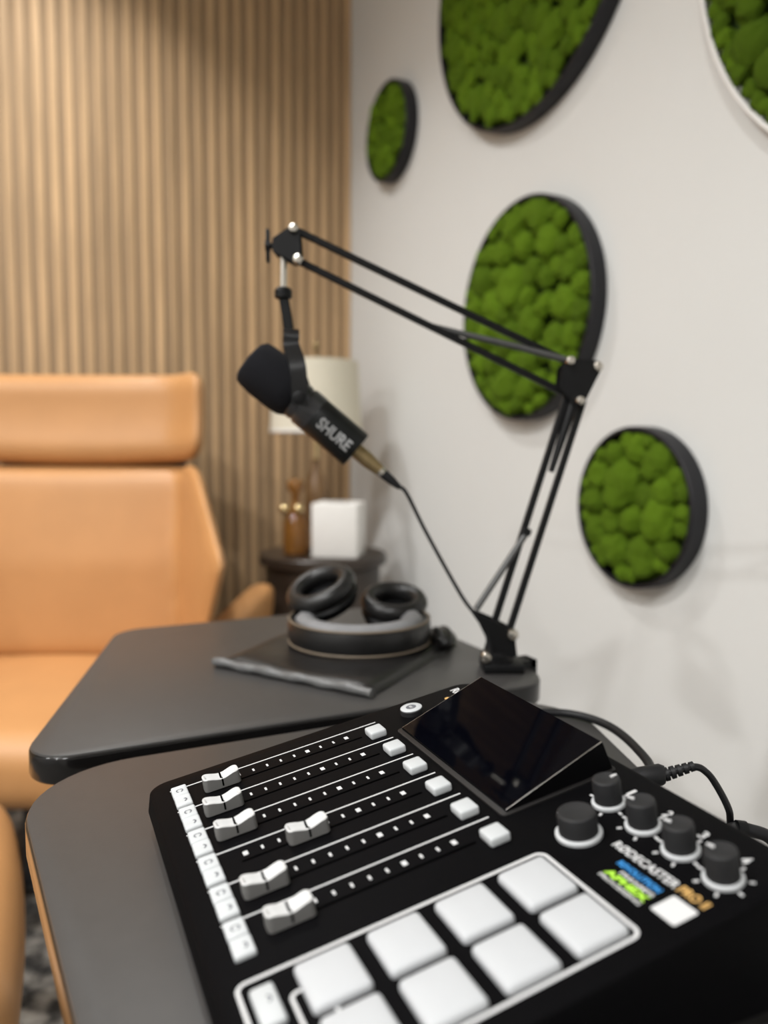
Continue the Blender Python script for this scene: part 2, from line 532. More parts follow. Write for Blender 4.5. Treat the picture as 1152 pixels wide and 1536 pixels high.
def flat(poly, h0, h1):        # print / low relief from an outline in layout units, on the sloping face
    bm = bmesh.new()
    loft(bm, [[L(x, y, h0) for x, y in poly], [L(x, y, h1) for x, y in poly]])
    return bm
def rect(x0, x1, y0, y1): return [(x0, y0), (x1, y0), (x1, y1), (x0, y1)]
PH = 0.006
line_me = tomesh(flat(rect(-0.016, 0.016, 0, 4.66), 0.0, PH), 'channel_line', False)
tick_me = tomesh(flat(rect(-0.055, 0.055, -0.02, 0.02), 0.0, PH), 'tick', False)
tickb_me = tomesh(flat(rect(-0.062, 0.062, -0.042, 0.042), 0.0, PH), 'tick', False)
slot_me = tomesh(flat(rect(-0.026, 0.026, 0.69, 4.12), 0.0005, 0.004), 'slot', False)
# meshes above are already on the slope: slide copies along the mixer's own x (and y on the slope)
def slide(x, y=0.0):
    v = L(x, y) - L(0, 0)
    return T(v.x, v.y, v.z)
FY = [1.0, 0.82, 0.83, 1.89, 0.84, 0.95]
# fader cap with a finger hollow
def fader_cap():
    hx, hy = 0.165 * S, 0.43 * S
    def top(u):
        q = u / 0.37
        return (0.29 - 0.065 * math.cos(min(1, abs(q) / 0.85) * math.pi / 2) ** 2) * S
    n = 28
    bm = bmesh.new(); bt = bmesh.new()
    ol = round_poly([(-0.155, -0.37), (0.155, -0.37), (0.155, 0.37), (-0.155, 0.37)], 0.085, 8)
    rs = []
    for sc, zf in ((1.06, 0.0), (1.0, 0.7)):
        rs.append([(x * S * sc, y * S * (1 + (sc - 1) * 0.5), 0.001 * S if zf == 0 else top(y) - 0.05 * S) for x, y in ol])
    # densify long sides so that they follow the hollow
    def dens(o):
        out = []
        for i in range(len(o)):
            a = o[i]; b2 = o[(i + 1) % len(o)]
            k = max(1, int(math.hypot(b2[0] - a[0], b2[1] - a[1]) / 0.03))
            for j in range(k):
                out.append((a[0] + (b2[0] - a[0]) * j / k, a[1] + (b2[1] - a[1]) * j / k))
        return out
    o = dens(ol)
    loft(bm, [[(x * S * 1.05, y * S * 1.02, 0.0008) for x, y in o], [(x * S, y * S, top(y) - 0.02 * S) for x, y in o]], True, True, False)
    rings = []
    for ins, dz in ((0.0, -0.02), (0.006, -0.005), (0.02, 0.0), (0.045, -0.006), (0.075, -0.048)):
        rings.append([(x * S, y * S, top(y) + dz * S) for x, y in inset(o, ins)])
    loft(bt, rings, True, False, False)
    # strip across the hollow
    c = rings[-1]
    n2 = len(c)
    ys = sorted(set(round(p[1], 7) for p in c))
    vs = {}
    cen = [bt.verts.new((0, p[1], p[2] - 0.030 * S)) for p in c]
    ringv = [v for v in bt.verts if any((v.co - Vector(p)).length < 1e-8 for p in c)]
    rv = [min(ringv, key=lambda v: (v.co - Vector(p)).length) for p in c]
    for i in range(n2):
        j = (i + 1) % n2
        try: bt.faces.new((rv[i], rv[j], cen[j], cen[i]))
        except ValueError: pass
    bmesh.ops.remove_doubles(bt, verts=bt.verts[:], dist=1e-5)
    return tomesh(bm, 'fader_stem', True, 50), tomesh(bt, 'fader_cap', True, 60), top
cap_side_me, cap_top_me, ftop = fader_cap()
bm = bmesh.new()
gl = []
for (x, z) in ((-0.178, 0.02), (-0.170, 0.19), (-0.1, 0.268), (0, 0.255), (0.1, 0.268), (0.170, 0.19), (0.178, 0.02)):
    gl.append((x, z))
z0 = ftop(0) / S
gl = [(-0.166, z0 - 0.15), (-0.1585, z0 - 0.02), (-0.137, z0 + 0.005), (-0.10, z0 + 0.001), (-0.08, z0 - 0.024), (0, z0 - 0.045), (0.08, z0 - 0.024), (0.10, z0 + 0.001), (0.137, z0 + 0.005), (0.1585, z0 - 0.02), (0.166, z0 - 0.15)]
loft(bm, [[(x * S, sgn * 0.017 * S, z * S) for x, z in gl] + [(x * 0.9 * S, sgn * 0.017 * S, (z - 0.05) * S) for x, z in reversed(gl)] for sgn in (-1, 1)])
groove_me = tomesh(bm, 'groove', False)

key_me = tomesh(rbox(0.205 * S, 0.19 * S, 0.085 * S, 0.05 * S, 3, (2, 2, 1)), 'channel_key', True, 60)
small_me = tomesh(rbox(0.180 * S, 0.160 * S, 0.06 * S, 0.035 * S, 3, (3, 2, 1), lambda c: (c.x, c.y, c.z + 0.045 * S * (c.x / (0.180 * S)) ** 4 * (1 if c.x < 0 else -0.6) if c.z > 0 else c.z)), 'small_key', True, 60)
def arc_mesh(r0, r1, a0, a1, n=10):
    bm = bmesh.new()
    rings = []
    for k in range(n + 1):
        a = R(a0 + (a1 - a0) * k / n)
        ca, sa = math.cos(a), math.sin(a)
        rings.append([(r0 * ca, r0 * sa, 0), (r1 * ca, r1 * sa, 0), (r1 * ca, r1 * sa, 0.0001), (r0 * ca, r0 * sa, 0.0001)])
    loft(bm, rings)
    return tomesh(bm, 'icon', False)
icon_a = arc_mesh(0.050 * S, 0.075 * S, 20, 330)
icon_b = arc_mesh(0.050 * S, 0.080 * S, 20, 160)
for i in range(6):
    link('channel_line', line_me, WHITEPR, mixer, slide(i))
    link('fader_slot', slot_me, SLOT, mixer, slide(i + 0.5))
    for k in range(11):
        yk = 0.80 + 0.303 * k
        if abs(yk - FY[i]) < 0.40:
            continue
        link('tick_mark', tickb_me if k in (0, 7, 10) else tick_me, WHITEPR, mixer, slide(i + 0.285, yk))
    f = link('fader', cap_side_me, CAPSHADE, mixer, LM(i + 0.5, FY[i]))
    link('fader_cap', cap_top_me, CAPM, f)
    link('groove', groove_me, SLOT, f)
    link('channel_key', key_me, KEYM, mixer, LM(i + 0.62, 4.42, 0.075))
    for q, (xo, ic) in enumerate(((0.285, icon_a), (0.735, icon_b))):
        kb = link('small_key', small_me, KEYM, mixer, LM(i + xo, 0.17, 0.035))
        link('icon', ic, DARKPR, kb, T(0.0, 0.0, 0.0600 * S))
# pads
pad_me = tomesh(rbox(0.47 * S, 0.415 * S, 0.10 * S, 0.085 * S, 4, (3, 3, 1), lambda c: (c.x, c.y, c.z + (0.02 * S * (1 - (c.x / (0.47 * S)) ** 2) * (1 - (c.y / (0.415 * S)) ** 2) if c.z > 0 else 0))), 'pad', True, 60)
for cx in (7.015, 8.095):
    for k in range(4):
        link('pad', pad_me, PADM, mixer, LM(cx, 1.07 + 1.07 * k, 0.02))
bank_me = tomesh(rbox(0.37 * S, 0.165 * S, 0.07 * S, 0.05 * S, 3, (2, 2, 1)), 'bank_key', True, 60)
for cx in (6.99, 8.1):
    kb = link('bank_key', bank_me, KEYM, mixer, LM(cx, 0.19, 0.02))
    link('icon', icon_b, DARKPR, kb, T(-0.06 * S, 0, 0.071 * S))
def outline_strip(path, w, closed=True):
    a = inset(path, w / 2); b2 = inset(path, -w / 2)
    bm = bmesh.new()
    n = len(path)
    lo = [[bm.verts.new(L(x, y, h)) for x, y in o] for o in (a, b2) for h in (0.0, PH)]
    for i in range(n):
        j = (i + 1) % n
        for p, q in ((0, 1), (1, 3), (3, 2), (2, 0)):
            bm.faces.new((lo[p][i], lo[p][j], lo[q][j], lo[q][i]))
    return bm
add('pad_outline', outline_strip(round_poly([(6.37, -0.10), (8.63, -0.10), (8.63, 4.80), (6.37, 4.80)], 0.14, 6), 0.055), WHITEPR, mixer, smooth=False)
add('bank_outline', outline_strip(round_poly([(6.93, 0.50), (8.52, 0.50), (8.52, 0.95), (6.93, 0.95)], 0.10, 5), 0.05), WHITEPR, mixer, smooth=False)
# headphone knobs and encoder
def knob(x, y, r, rr, h, n, name):
    root = add(name, lathe([(r * 1.0 * S, 0.03 * S), (r * 1.0 * S, (h - 0.06) * S), (r * 0.96 * S, (h - 0.015) * S), (r * 0.86 * S, h * S), (r * 0.5 * S, (h - 0.02) * S), (r * 0.15 * S, (h - 0.03) * S)], 40), KNOB, mixer, LM(x, y))
    add('light_ring', lathe([(r * 0.9 * S, 0.001 * S), (rr * S, 0.001 * S), (rr * S, 0.045 * S), ((rr - 0.03) * S, 0.06 * S), (r * 0.9 * S, 0.06 * S)], 40, False, False), RINGM, root)
    return root
for k, (x, y, pa) in enumerate(((5.93, 6.47, 86), (6.79, 6.45, 205), (7.61, 6.44, 205), (8.44, 6.42, 190))):
    kn = knob(x, y, 0.235, 0.285, 0.46, 40, 'headphone_knob')
    a = R(pa)
    bmp = box(0.10 * S, 0.215 * S, -0.022 * S, 0.022 * S, 0.435 * S, 0.462 * S)
    add('pointer', bmp, WHITEPR, kn, Matrix.Rotation(a, 4, 'Z'), smooth=False)
    for t in range(7):
        a = R(-60 + 300 * t / 6)
        mk = flat([(x + math.cos(a) * ra + -math.sin(a) * s, y + math.sin(a) * ra + math.cos(a) * s) for ra, s in ((0.33, -0.02), (0.41, -0.02), (0.41, 0.02), (0.33, 0.02))], 0, PH)
        add('dial_mark', mk, WHITEPR, mixer, smooth=False)
    lettering('number', str(k + 1), WHITEPR, mixer, LM((5.88, 6.72, 7.47, 8.27)[k], 6.88, 0.004), 0.12 * S if k else 0.07 * S, 0.19 * S, offset=0.02)
knob(6.34, 5.54, 0.315, 0.375, 0.40, 48, 'encoder_knob')
add('encoder_mark', flat(rect(5.62, 5.95, 5.62, 5.65), 0, PH), WHITEPR, mixer, smooth=False)
# lettering
lettering('name_print', 'R\u00d8DECASTER', WHITEPR, mixer, LM(6.88, 5.74, 0.004), 1.32 * S, 0.17 * S, offset=0.02)
lettering('model_print', 'PRO II', GOLDPR, mixer, LM(8.24, 5.74, 0.004), 0.50 * S, 0.17 * S, offset=0.02)
lettering('feature_print', 'REVOLUTION', BLUEPR, mixer, LM(7.28, 5.50, 0.004), 0.86 * S, 0.12 * S, offset=0.035)
lettering('feature_print', 'PREAMPS', WHITEPR, mixer, LM(7.48, 5.38, 0.004), 0.68 * S, 0.075 * S, offset=0.02)
lettering('processor_print', 'APHEX', GREENPR, mixer, LM(7.32, 5.23, 0.004), 0.86 * S, 0.13 * S, offset=0.045)
lettering('processor_print', 'PROCESSING', WHITEPR, mixer, LM(7.32, 5.13, 0.004), 0.86 * S, 0.07 * S, offset=0.02)
add('blank_label', flat(round_poly(rect(8.31, 8.76, 5.22, 5.65), 0.03, 3), 0, PH), WHITEPR, mixer, smooth=False)
# record button and maker's logo
rec = add('record_button', lathe([(0.265 * S, 0.0), (0.265 * S, 0.10 * S), (0.25 * S, 0.115 * S)], 40), KNOB, mixer, LM(0.14, 5.53))
add('button_ring', lathe([(0.12 * S, 0.10 * S), (0.245 * S, 0.10 * S), (0.25 * S, 0.13 * S), (0.225 * S, 0.145 * S), (0.12 * S, 0.145 * S)], 40, False, False), KEYM, rec)
add('button_centre', lathe([(0.121 * S, 0.10 * S), (0.121 * S, 0.142 * S)], 32), DARKPR, rec)
lettering('button_print', 'REC', WHITEPR, rec, T(-0.07 * S, -0.03 * S, 0.143 * S), 0.14 * S, 0.06 * S, offset=0.01)
lettering('logo_print', 'R\u00d8DE', WHITEPR, mixer, LM(-0.34, 6.78, 0.004), 0.8 * S, 0.24 * S, offset=0.03)
add('logo_dot', lathe([(0.06 * S, 0), (0.06 * S, PH * S)], 20), GOLDPR, mixer, LM(0.02, 6.52))
# touch screen wedge
SX0, SX1 = 0.86, 5.12
SY0, SY1 = 4.95, 7.06
hb, ht = 0.07, 0.605
def quad_prism(x0, x1, prof):
    bm = bmesh.new()
    loft(bm, [[L(xx, y, h) for y, h in prof] for xx in (x0, x1)])
    return bm
sl = (ht - hb) / (SY1 - SY0)
hs = add('screen_housing', quad_prism(SX0, SX1, [(SY0, 0.0), (SY0, hb), (SY1, ht), (SY1 + 0.02, ht - 0.02), (SY1 + 0.17, 0.0)]), BODY, mixer, smooth=False)
add('screen_glass', quad_prism(SX0 + 0.015, SX1 - 0.02, [(SY0 + 0.01, hb - 0.02), (SY0 + 0.01, hb + 0.016), (SY1 - 0.004, ht + 0.014), (SY1 - 0.004, ht - 0.02)]), GLASS, hs, smooth=False)
for xx in (SX0, SX1 - 0.012):
    add('metal_edge', quad_prism(xx, xx + 0.012, [(SY0, hb - 0.008), (SY0, hb + 0.012), (SY1, ht + 0.012), (SY1, ht - 0.008)]), CHROME, hs, smooth=False)
bm = bmesh.new()
lipo = round_poly(rect(SX0 - 0.09, SX1 + 0.08, SY0 - 0.11, SY1 + 0.22), 0.12, 5)
loft(bm, [[L(x, y, 0) for x, y in lipo], [L(x, y, 0.03) for x, y in lipo], [L(x, y, 0.04) for x, y in inset(lipo, 0.02)]])
add('screen_lip', bm, BODYSIDE, hs)

# ------------------------------------------------------------------ cables at the mixer
pl = empty('headphone_plug_cable', (0.345, 0.37, 0.78))
o0 = Vector((0.345, 0.37, 0.78))
def rel(pts): return [Vector(p) - o0 for p in pts]
add('plug', tube(rel([(0.340, 0.391, 0.781), (0.352, 0.386, 0.782), (0.366, 0.380, 0.784), (0.378, 0.3745, 0.7862), (0.380, 0.373, 0.7864)]), [0.0045, 0.0052, 0.0068, 0.0068, 0.0055], 16), RUBBER, pl)
bm = bmesh.new()
for k in range(5):
    t = k / 4
    c = Vector((0.381, 0.3727, 0.7865)).lerp(Vector((0.3955, 0.3655, 0.7918)), t) - o0
    d = Vector((0.0145, -0.0072, 0.0053)).normalized()
    tube([c - d * 0.0013, c + d * 0.0013], 0.0044 - 0.0003 * k, 14, bm)
add('strain_relief', bm, RUBBER, pl)
add('cable', tube(rel(catmull([(0.379, 0.374, 0.786), (0.396, 0.365, 0.7917), (0.404, 0.361, 0.788), (0.411, 0.358, 0.778), (0.4175, 0.3545, 0.764), (0.424, 0.358, 0.752), (0.431, 0.361, 0.725), (0.435, 0.362, 0.60), (0.45, 0.365, 0.30), (0.47, 0.37, 0.012)])), 0.0023, 10), RUBBER, pl)
tag(pl, 'thin black cable with ribbed plug arching from the mixer back', 'cable')
pl2 = empty('power_cable', (0.345, 0.37, 0.78))
add('cable', tube(rel(catmull([(0.330, 0.30, 0.760), (0.36, 0.315, 0.762), (0.395, 0.338, 0.757), (0.421, 0.3525, 0.7505), (0.431, 0.348, 0.7495), (0.445, 0.341, 0.742), (0.458, 0.333, 0.715), (0.468, 0.325, 0.60), (0.49, 0.31, 0.30), (0.52, 0.30, 0.013)])), 0.0042, 12), RUBBER, pl2)
add('cable_tie', tube(rel([(0.4225, 0.352, 0.7505), (0.428, 0.3495, 0.7498)]), 0.0056, 12), MATTE, pl2)
tag(pl2, 'thick black cable leaving the mixer back over the table edge', 'cable')
c3 = add('loop_cable', tube(catmull([(0.335, 0.50, 0.763), (0.38, 0.56, 0.750), (0.43, 0.606, 0.7432), (0.469, 0.599, 0.7432), (0.4866, 0.5766, 0.7432), (0.489, 0.543, 0.7432), (0.4746, 0.498, 0.7432), (0.452, 0.458, 0.7432), (0.40, 0.42, 0.747), (0.334, 0.405, 0.764)]), 0.0038, 12), RUBBER)
tag(c3, 'black cable looping over the rounded table corner behind the mixer', 'cable')

# ------------------------------------------------------------------ microphone arm
arm = empty('microphone_stand', (0.512, 0.757, TZ))
tag(arm, 'black scissor microphone arm clamped to the table edge', 'microphone stand')
A0 = Vector((0.512, 0.757, TZ))
side = Vector((0.43, 0.903, 0)).normalized()      # across the plane of the arm
def ar(p): return Vector(p) - A0
def plate(pts, th, off=0.0):
    bm = bmesh.new()
    P = [ar(p) for p in pts]
    loft(bm, [[p + side * (off - th / 2) for p in P], [p + side * (off + th / 2) for p in P]])
    bmesh.ops.bevel(bm, geom=bm.edges[:], offset=0.0012, segments=2, affect='EDGES')
    return bm
def bolt(p, r, ln, name='bolt'):
    m4 = frame_of(-side)
    m4.translation = ar(p) - side * 0.0
    return add(name, lathe([(r, ln * 0.72), (r, ln * 0.86), (r * 0.75, ln), (r * 0.3, ln * 1.05)], 20), SILVER, arm, m4)
# clamp on the table edge
add('clamp', box(-0.023, 0.023, -0.023, 0.021, 0.0, 0.011, 0.002), MATTE, arm, Matrix.Rotation(R(-25), 4, 'Z'))
cl = bmesh.new()
bx(cl, 0.034, 0.042, -0.011, 0.011, -0.075, 0.009); bx(cl, -0.015, 0.042, -0.011, 0.011, -0.082, -0.075); bx(cl, 0.0, 0.042, -0.011, 0.011, 0.0, 0.009)
add('clamp_jaw', cl, MATTE, arm, smooth=False)
add('clamp_screw', lathe([(0.004, -0.11), (0.004, -0.04), (0.013, -0.036), (0.013, -0.0275)], 16), STEEL, arm, T(0.01, 0, 0))
add('clamp_handle', tube([(-0.015, 0, -0.11), (0.035, 0, -0.11)], 0.003, 10), STEEL, arm)
add('swivel_post', lathe([(0.019, 0.010), (0.019, 0.020), (0.013, 0.024), (0.013, 0.034)], 28), MATTE, arm, T(-0.006, 0.0, 0))
for off in (-0.012, 0.012):
    add('base_bracket', plate([(0.4795, 0.7685, 0.808), (0.5022, 0.7576, 0.7975), (0.5215, 0.749, 0.7865), (0.5245, 0.7474, 0.758), (0.491, 0.763, 0.752), (0.4965, 0.760, 0.772)], 0.003, off), MATTE, arm, smooth=False)
bolt((0.5185, 0.7495, 0.7838), 0.0068, 0.019)
bolt((0.4925, 0.7625, 0.7575), 0.0068, 0.019)
bolt((0.507, 0.756, 0.752), 0.004, 0.016)
# lower rods
add('lower_rod', bar(ar((0.5009, 0.7582, 0.7909)), ar((0.5897, 0.7491, 1.0535)), 0.0075, 0.0075, side), MATTE, arm)
add('lower_rod', bar(ar((0.5169, 0.7506, 0.7832)), ar((0.6075, 0.7415, 1.0484)), 0.0075, 0.0075, side), MATTE, arm)
add('tension_tube', tube([ar((0.4828, 0.7669, 0.8093)) - side * 0.0, ar((0.5395, 0.7505, 0.8975))], 0.0038, 12), GREYTUBE, arm)
add('rod_collar', bar(ar((0.5375, 0.752, 0.8935)), ar((0.5405, 0.7515, 0.9015)), 0.012, 0.010, side), MATTE, arm)
add('tension_spring', tube([ar((0.5690, 0.7478, 0.966)), ar((0.5985, 0.7453, 1.052))], [0.0035, 0.0068], 14), MATTE, arm)
# elbow
for off in (-0.011, 0.011):
    add('elbow_bracket', plate([(0.5815, 0.7535, 1.0855), (0.5901, 0.7489, 1.0945), (0.6178, 0.7357, 1.0925), (0.6225, 0.734, 1.0825), (0.6045, 0.742, 1.0415), (0.594, 0.747, 1.0435), (0.5791, 0.7542, 1.0605)], 0.003, off), MATTE, arm, smooth=False)
add('elbow_core', plate([(0.584, 0.7525, 1.083), (0.614, 0.738, 1.088), (0.602, 0.743, 1.048), (0.583, 0.752, 1.062)], 0.017), MATTE, arm, smooth=False)
bolt((0.5898, 0.7490, 1.0915), 0.0055, 0.017)
bolt((0.6182, 0.7357, 1.0855), 0.0058, 0.017)
bolt((0.6008, 0.7438, 1.0475), 0.0055, 0.017)
# upper rods
add('upper_rod', bar(ar((0.5965, 0.7465, 1.0885)), ar((0.3009, 0.8536, 1.2283)), 0.0075, 0.0075, side), MATTE, arm)
add('upper_rod', bar(ar((0.6022, 0.7431, 1.0484)), ar((0.3021, 0.853, 1.1962)), 0.0075, 0.0075, side), MATTE, arm)
add('tension_tube', tube([ar((0.5887, 0.7496, 1.0923)) - side * 0.010, ar((0.5307, 0.7717, 1.108)) - side * 0.006, ar((0.4727, 0.7938, 1.122)), ar((0.44, 0.805, 1.130))], [0.0036, 0.0038, 0.0036, 0.003], 12), GREYTUBE, arm)
# head
for off in (-0.009, 0.009):
    add('head_bracket', plate([(0.2765, 0.8653, 1.2185), (0.2977, 0.8552, 1.2345), (0.3035, 0.8525, 1.230), (0.3055, 0.8515, 1.1955), (0.298, 0.8555, 1.1925), (0.2777, 0.8647, 1.203)], 0.003, off), MATTE, arm, smooth=False)
add('head_core', plate([(0.276, 0.866, 1.216), (0.296, 0.8565, 1.228), (0.2995, 0.8545, 1.198), (0.277, 0.866, 1.2045)], 0.014), MATTE, arm, smooth=False)
bolt((0.2972, 0.8555, 1.2290), 0.0055, 0.015)
bolt((0.3015, 0.8530, 1.1965), 0.0058, 0.015)
kd = Vector((-0.902, 0.4305, 0)).normalized()
mk4 = frame_of(kd); mk4.translation = ar((0.2765, 0.8653, 1.2125))
add('thumb_screw', lathe([(0.003, -0.004), (0.003, 0.003), (0.0065, 0.0035), (0.0065, 0.0085), (0.003, 0.009)], 20), MATTE, arm, mk4)
bm = box(-0.0045, 0.0045, -0.018, 0.018, 0.004, 0.008, 0.0015)
add('thumb_wing', bm, MATTE, arm, mk4)
add('stem', tube([ar((0.2865, 0.8605, 1.208)), ar((0.2855, 0.8595, 1.168))], 0.0040, 16), SILVER, arm)

# ------------------------------------------------------------------ microphone
mic = empty('microphone', (0.289, 0.8371, 1.0477))
tag(mic, 'black broadcast microphone with foam windscreen hanging from the arm', 'microphone')
ax = Vector((0.3508 - 0.2525, 0.8077 - 0.8545, 0.9894 - 1.0813)).normalized()
m4 = frame_of(ax)
# origin of m4: 'axis' centre; local z runs to the plug end
ctr = Vector((0.289, 0.8371, 1.0477))
Lr = (Vector((0.3508, 0.8077, 0.9894)) - ctr).length
add('windscreen', lathe([(0.012, -0.0615), (0.0225, -0.0605), (0.0262, -0.0575), (0.0280, -0.051), (0.0288, -0.036), (0.0280, -0.014), (0.0262, -0.002), (0.0225, 0.004), (0.0215, 0.005)], 40), FOAM, mic, m4)
add('collar_ring', lathe([(0.0215, 0.002), (0.0215, 0.010), (0.0205, 0.012), (0.0205, 0.014), (0.0222, 0.016), (0.0222, 0.030), (0.0215, 0.032)], 40), MICR, mic, m4)
bd = add('body', lathe([(0.0212, 0.030), (0.0217, 0.032), (0.0217, Lr - 0.002), (0.0205, Lr), (0.018, Lr), (0.018, Lr - 0.004)], 48), MICB, mic, m4)
# lettering wrapped on the body, facing the camera
me = text_mesh('SHURE', 1.0, offset=0.025)
xs = [v.co.x for v in me.vertices]; ys = [v.co.y for v in me.vertices]
wd, hh = max(xs) - min(xs), max(ys) - min(ys)
inv = m4.to_3x3().inverted()
vcam = inv @ (Vector((0, 0, 1.0)) - ctr)
base_ang = math.atan2(vcam.y, vcam.x)
upv = inv @ Vector((0, 0, 1))
up_ang = math.atan2(upv.y, upv.x)
sgn = 1 if math.sin(up_ang - base_ang) > 0 else -1
bmt = bmesh.new(); bmt.from_mesh(me)
bmesh.ops.subdivide_edges(bmt, edges=[e for e in bmt.edges if e.calc_length() > 0.25], cuts=2)
bmt.to_mesh(me); bmt.free()
for v in me.vertices:
    u = (v.co.x - min(xs)) / wd; q = (v.co.y - min(ys)) / hh
    zz = 0.040 + u * (Lr - 0.047)
    an = base_ang - sgn * 0.10 + sgn * (q - 0.5) * 0.62
    rr = 0.02185 if v.co.z > 0 else 0.0217
    v.co = Vector((rr * math.cos(an), rr * math.sin(an), zz))
me.materials.clear()
link('lettering', me, GREYPR, bd)
# yoke: hanger, fork and pivots
mi = lambda p: Vector(p) - ctr
vw = Vector((0.326, 0.945, 0)).normalized()
add('hanger_collar', lathe([(0.006, 0.0), (0.0095, 0.002), (0.0095, 0.010), (0.007, 0.013)], 24), MATTE, mic, T(*mi((0.2855, 0.8592, 1.1545))))
add('hanger', bar(mi((0.2857, 0.8585, 1.157)), mi((0.2915, 0.8535, 1.112)), 0.010, 0.011, vw), MATTE, mic)
bm = bmesh.new()
pp = mi((0.2935, 0.8345, 1.0490))
topc = mi((0.2925, 0.8525, 1.116))
for s in (-1, 1):
    a = topc - vw * 0.0
    path = [topc + vw * (s * 0.0), topc + vw * (s * 0.024) + Vector((0, 0, 0.001)), topc + vw * (s * 0.0335) + Vector((0.0, 0, -0.005)), topc + vw * (s * 0.0350) + Vector((0.0, 0, -0.016)), pp + vw * (s * 0.0345) + Vector((0, 0, 0.026)), pp + vw * (s * 0.0335) + Vector((0.002, 0, -0.012))]
    path = catmull(path, 6)
    rings = []
    for i, p in enumerate(path):
        d = (path[min(i + 1, len(path) - 1)] - path[max(i - 1, 0)]).normalized()
        e1 = Vector((0.945, -0.326, 0.0)); e1 = (e1 - d * e1.dot(d)).normalized()
        e2 = d.cross(e1)
        rings.append([p + e1 * (0.0085 * i1) + e2 * (0.0022 * i2) for i1, i2 in ((-1, -1), (1, -1), (1, 1), (-1, 1))])
    loft(bm, rings)
add('yoke', bm, mat('yoke_metal', (0.004, 0.004, 0.0045), 0.33, spec=0.35, var=0.05), mic, angle=50)
for s in (-1, 1):
    mm = frame_of(vw * s); mm.translation = pp + vw * (s * 0.020) + Vector((0.001, 0, -0.004))
    add('yoke_knob', lathe([(0.005, 0.0), (0.005, 0.014), (0.0072, 0.0145), (0.0072, 0.0165), (0.005, 0.0175)], 24), MATTE, mic, mm)
# plug and cable
cb = empty('microphone_cable', tuple(ctr + ax * Lr))
cc = ctr + ax * Lr
def cr_(p): return Vector(p) - cc
e0 = ctr + ax * (Lr - 0.002)
e1 = e0 + ax * 0.036
add('plug', tube([e0 - cc, e0 + ax * 0.018 - cc, e1 - cc], [0.0085, 0.0085, 0.0062], 20), BRASS, cb)
add('plug_ring', tube([e1 - cc, e1 + ax * 0.005 - cc], [0.0062, 0.0058], 20), SILVER, cb)
e2 = e1 + ax * 0.005
add('strain_relief', tube([e2 - cc, e2 + ax * 0.012 - cc, e2 + ax * 0.024 - cc], [0.0058, 0.0050, 0.0030], 14), RUBBER, cb)
e3 = e2 + ax * 0.022
add('cable', tube([p - cc for p in catmull([e3, e3 + ax * 0.012, (0.4264, 0.7827, 0.8975), (0.4609, 0.7662, 0.8297), (0.4755, 0.7585, 0.8065), (0.487, 0.752, 0.785), (0.492, 0.745, 0.748)], 8)], 0.0022, 10), RUBBER, cb)
tag(cb, 'thin black cable with brass plug running from the microphone', 'cable')

# ------------------------------------------------------------------ pouch and headphones
pouch = empty('drawstring_pouch', (0.36, 0.89, TZ))
tag(pouch, 'flat black leatherette pouch under the headphones', 'pouch')
q = [Vector((0.2143, 0.902)), Vector((0.3318, 0.7215)), Vector((0.520, 0.870)), Vector((0.395, 1.06))]
bm = bmesh.new()
NU = 26
rnd = random.Random(5)
def pz(u, v):
    e = min(u, 1 - u, v, 1 - v)
    return 0.0095 * min(1, (e / 0.08)) ** 0.5 + 0.0012 * math.sin(9 * u + 4 * v) * min(1, e * 8) + 0.0009 * math.sin(17 * v - 6 * u) * min(1, e * 8)
def pq(u, v): return (q[0] * (1 - u) + q[1] * u) * (1 - v) + (q[3] * (1 - u) + q[2] * u) * v
gt = [[bm.verts.new((*(pq(i / NU, j / NU) - Vector((0.36, 0.89))), 0.001 + pz(i / NU, j / NU))) for j in range(NU + 1)] for i in range(NU + 1)]
gb = [[bm.verts.new((*(pq(i / NU, j / NU) - Vector((0.36, 0.89))), 0.0005)) for j in range(NU + 1)] for i in range(NU + 1)]
for i in range(NU):
    for j in range(NU):
        bm.faces.new((gt[i][j], gt[i + 1][j], gt[i + 1][j + 1], gt[i][j + 1]))
        bm.faces.new((gb[i][j], gb[i][j + 1], gb[i + 1][j + 1], gb[i + 1][j]))
for k in range(NU):
    for (a, b2, c, d) in ((gt[k][0], gt[k + 1][0], gb[k + 1][0], gb[k][0]), (gt[k][NU], gt[k + 1][NU], gb[k + 1][NU], gb[k][NU]), (gt[0][k], gt[0][k + 1], gb[0][k + 1], gb[0][k]), (gt[NU][k], gt[NU][k + 1], gb[NU][k + 1], gb[NU][k])):
        bm.faces.new((a, b2, c, d))
add('bag', bm, POUCHM, pouch, angle=70)
hem = [(*(q[0].lerp(q[1], k / 14) - Vector((0.36, 0.89))), 0.0062 + 0.0008 * math.sin(k * 1.7)) for k in range(15)]
add('hem', tube(catmull(hem, 3), [0.0050 + 0.0007 * math.sin(k * 0.9) for k in range(43)], 12), HEMM, pouch)
# gathered mouth of the pouch
bm = bmesh.new()
bmesh.ops.create_icosphere(bm, subdivisions=4, radius=1)
for v in bm.verts:
    c = v.co
    an = math.atan2(c.z, c.y)
    s = 1 + 0.10 * math.sin(an * 7 + c.x * 2)
    v.co = Vector((c.x * 0.032, c.y * s * 0.016, max(-0.012, c.z * s * 0.014) + 0.0125))
add('gathered_mouth', bm, POUCHM, pouch, T(0.497 - 0.36, 0.868 - 0.89, 0) @ Matrix.Rotation(R(70), 4, 'Z'), angle=80)

hp = empty('headphones', (0.397, 0.902, TZ + 0.0128))
tag(hp, 'black over-ear headphones with tan-piped headband lying on the pouch', 'headphones')
CAMZ = R(-25.5)
hp.rotation_euler = (0, 0, CAMZ)
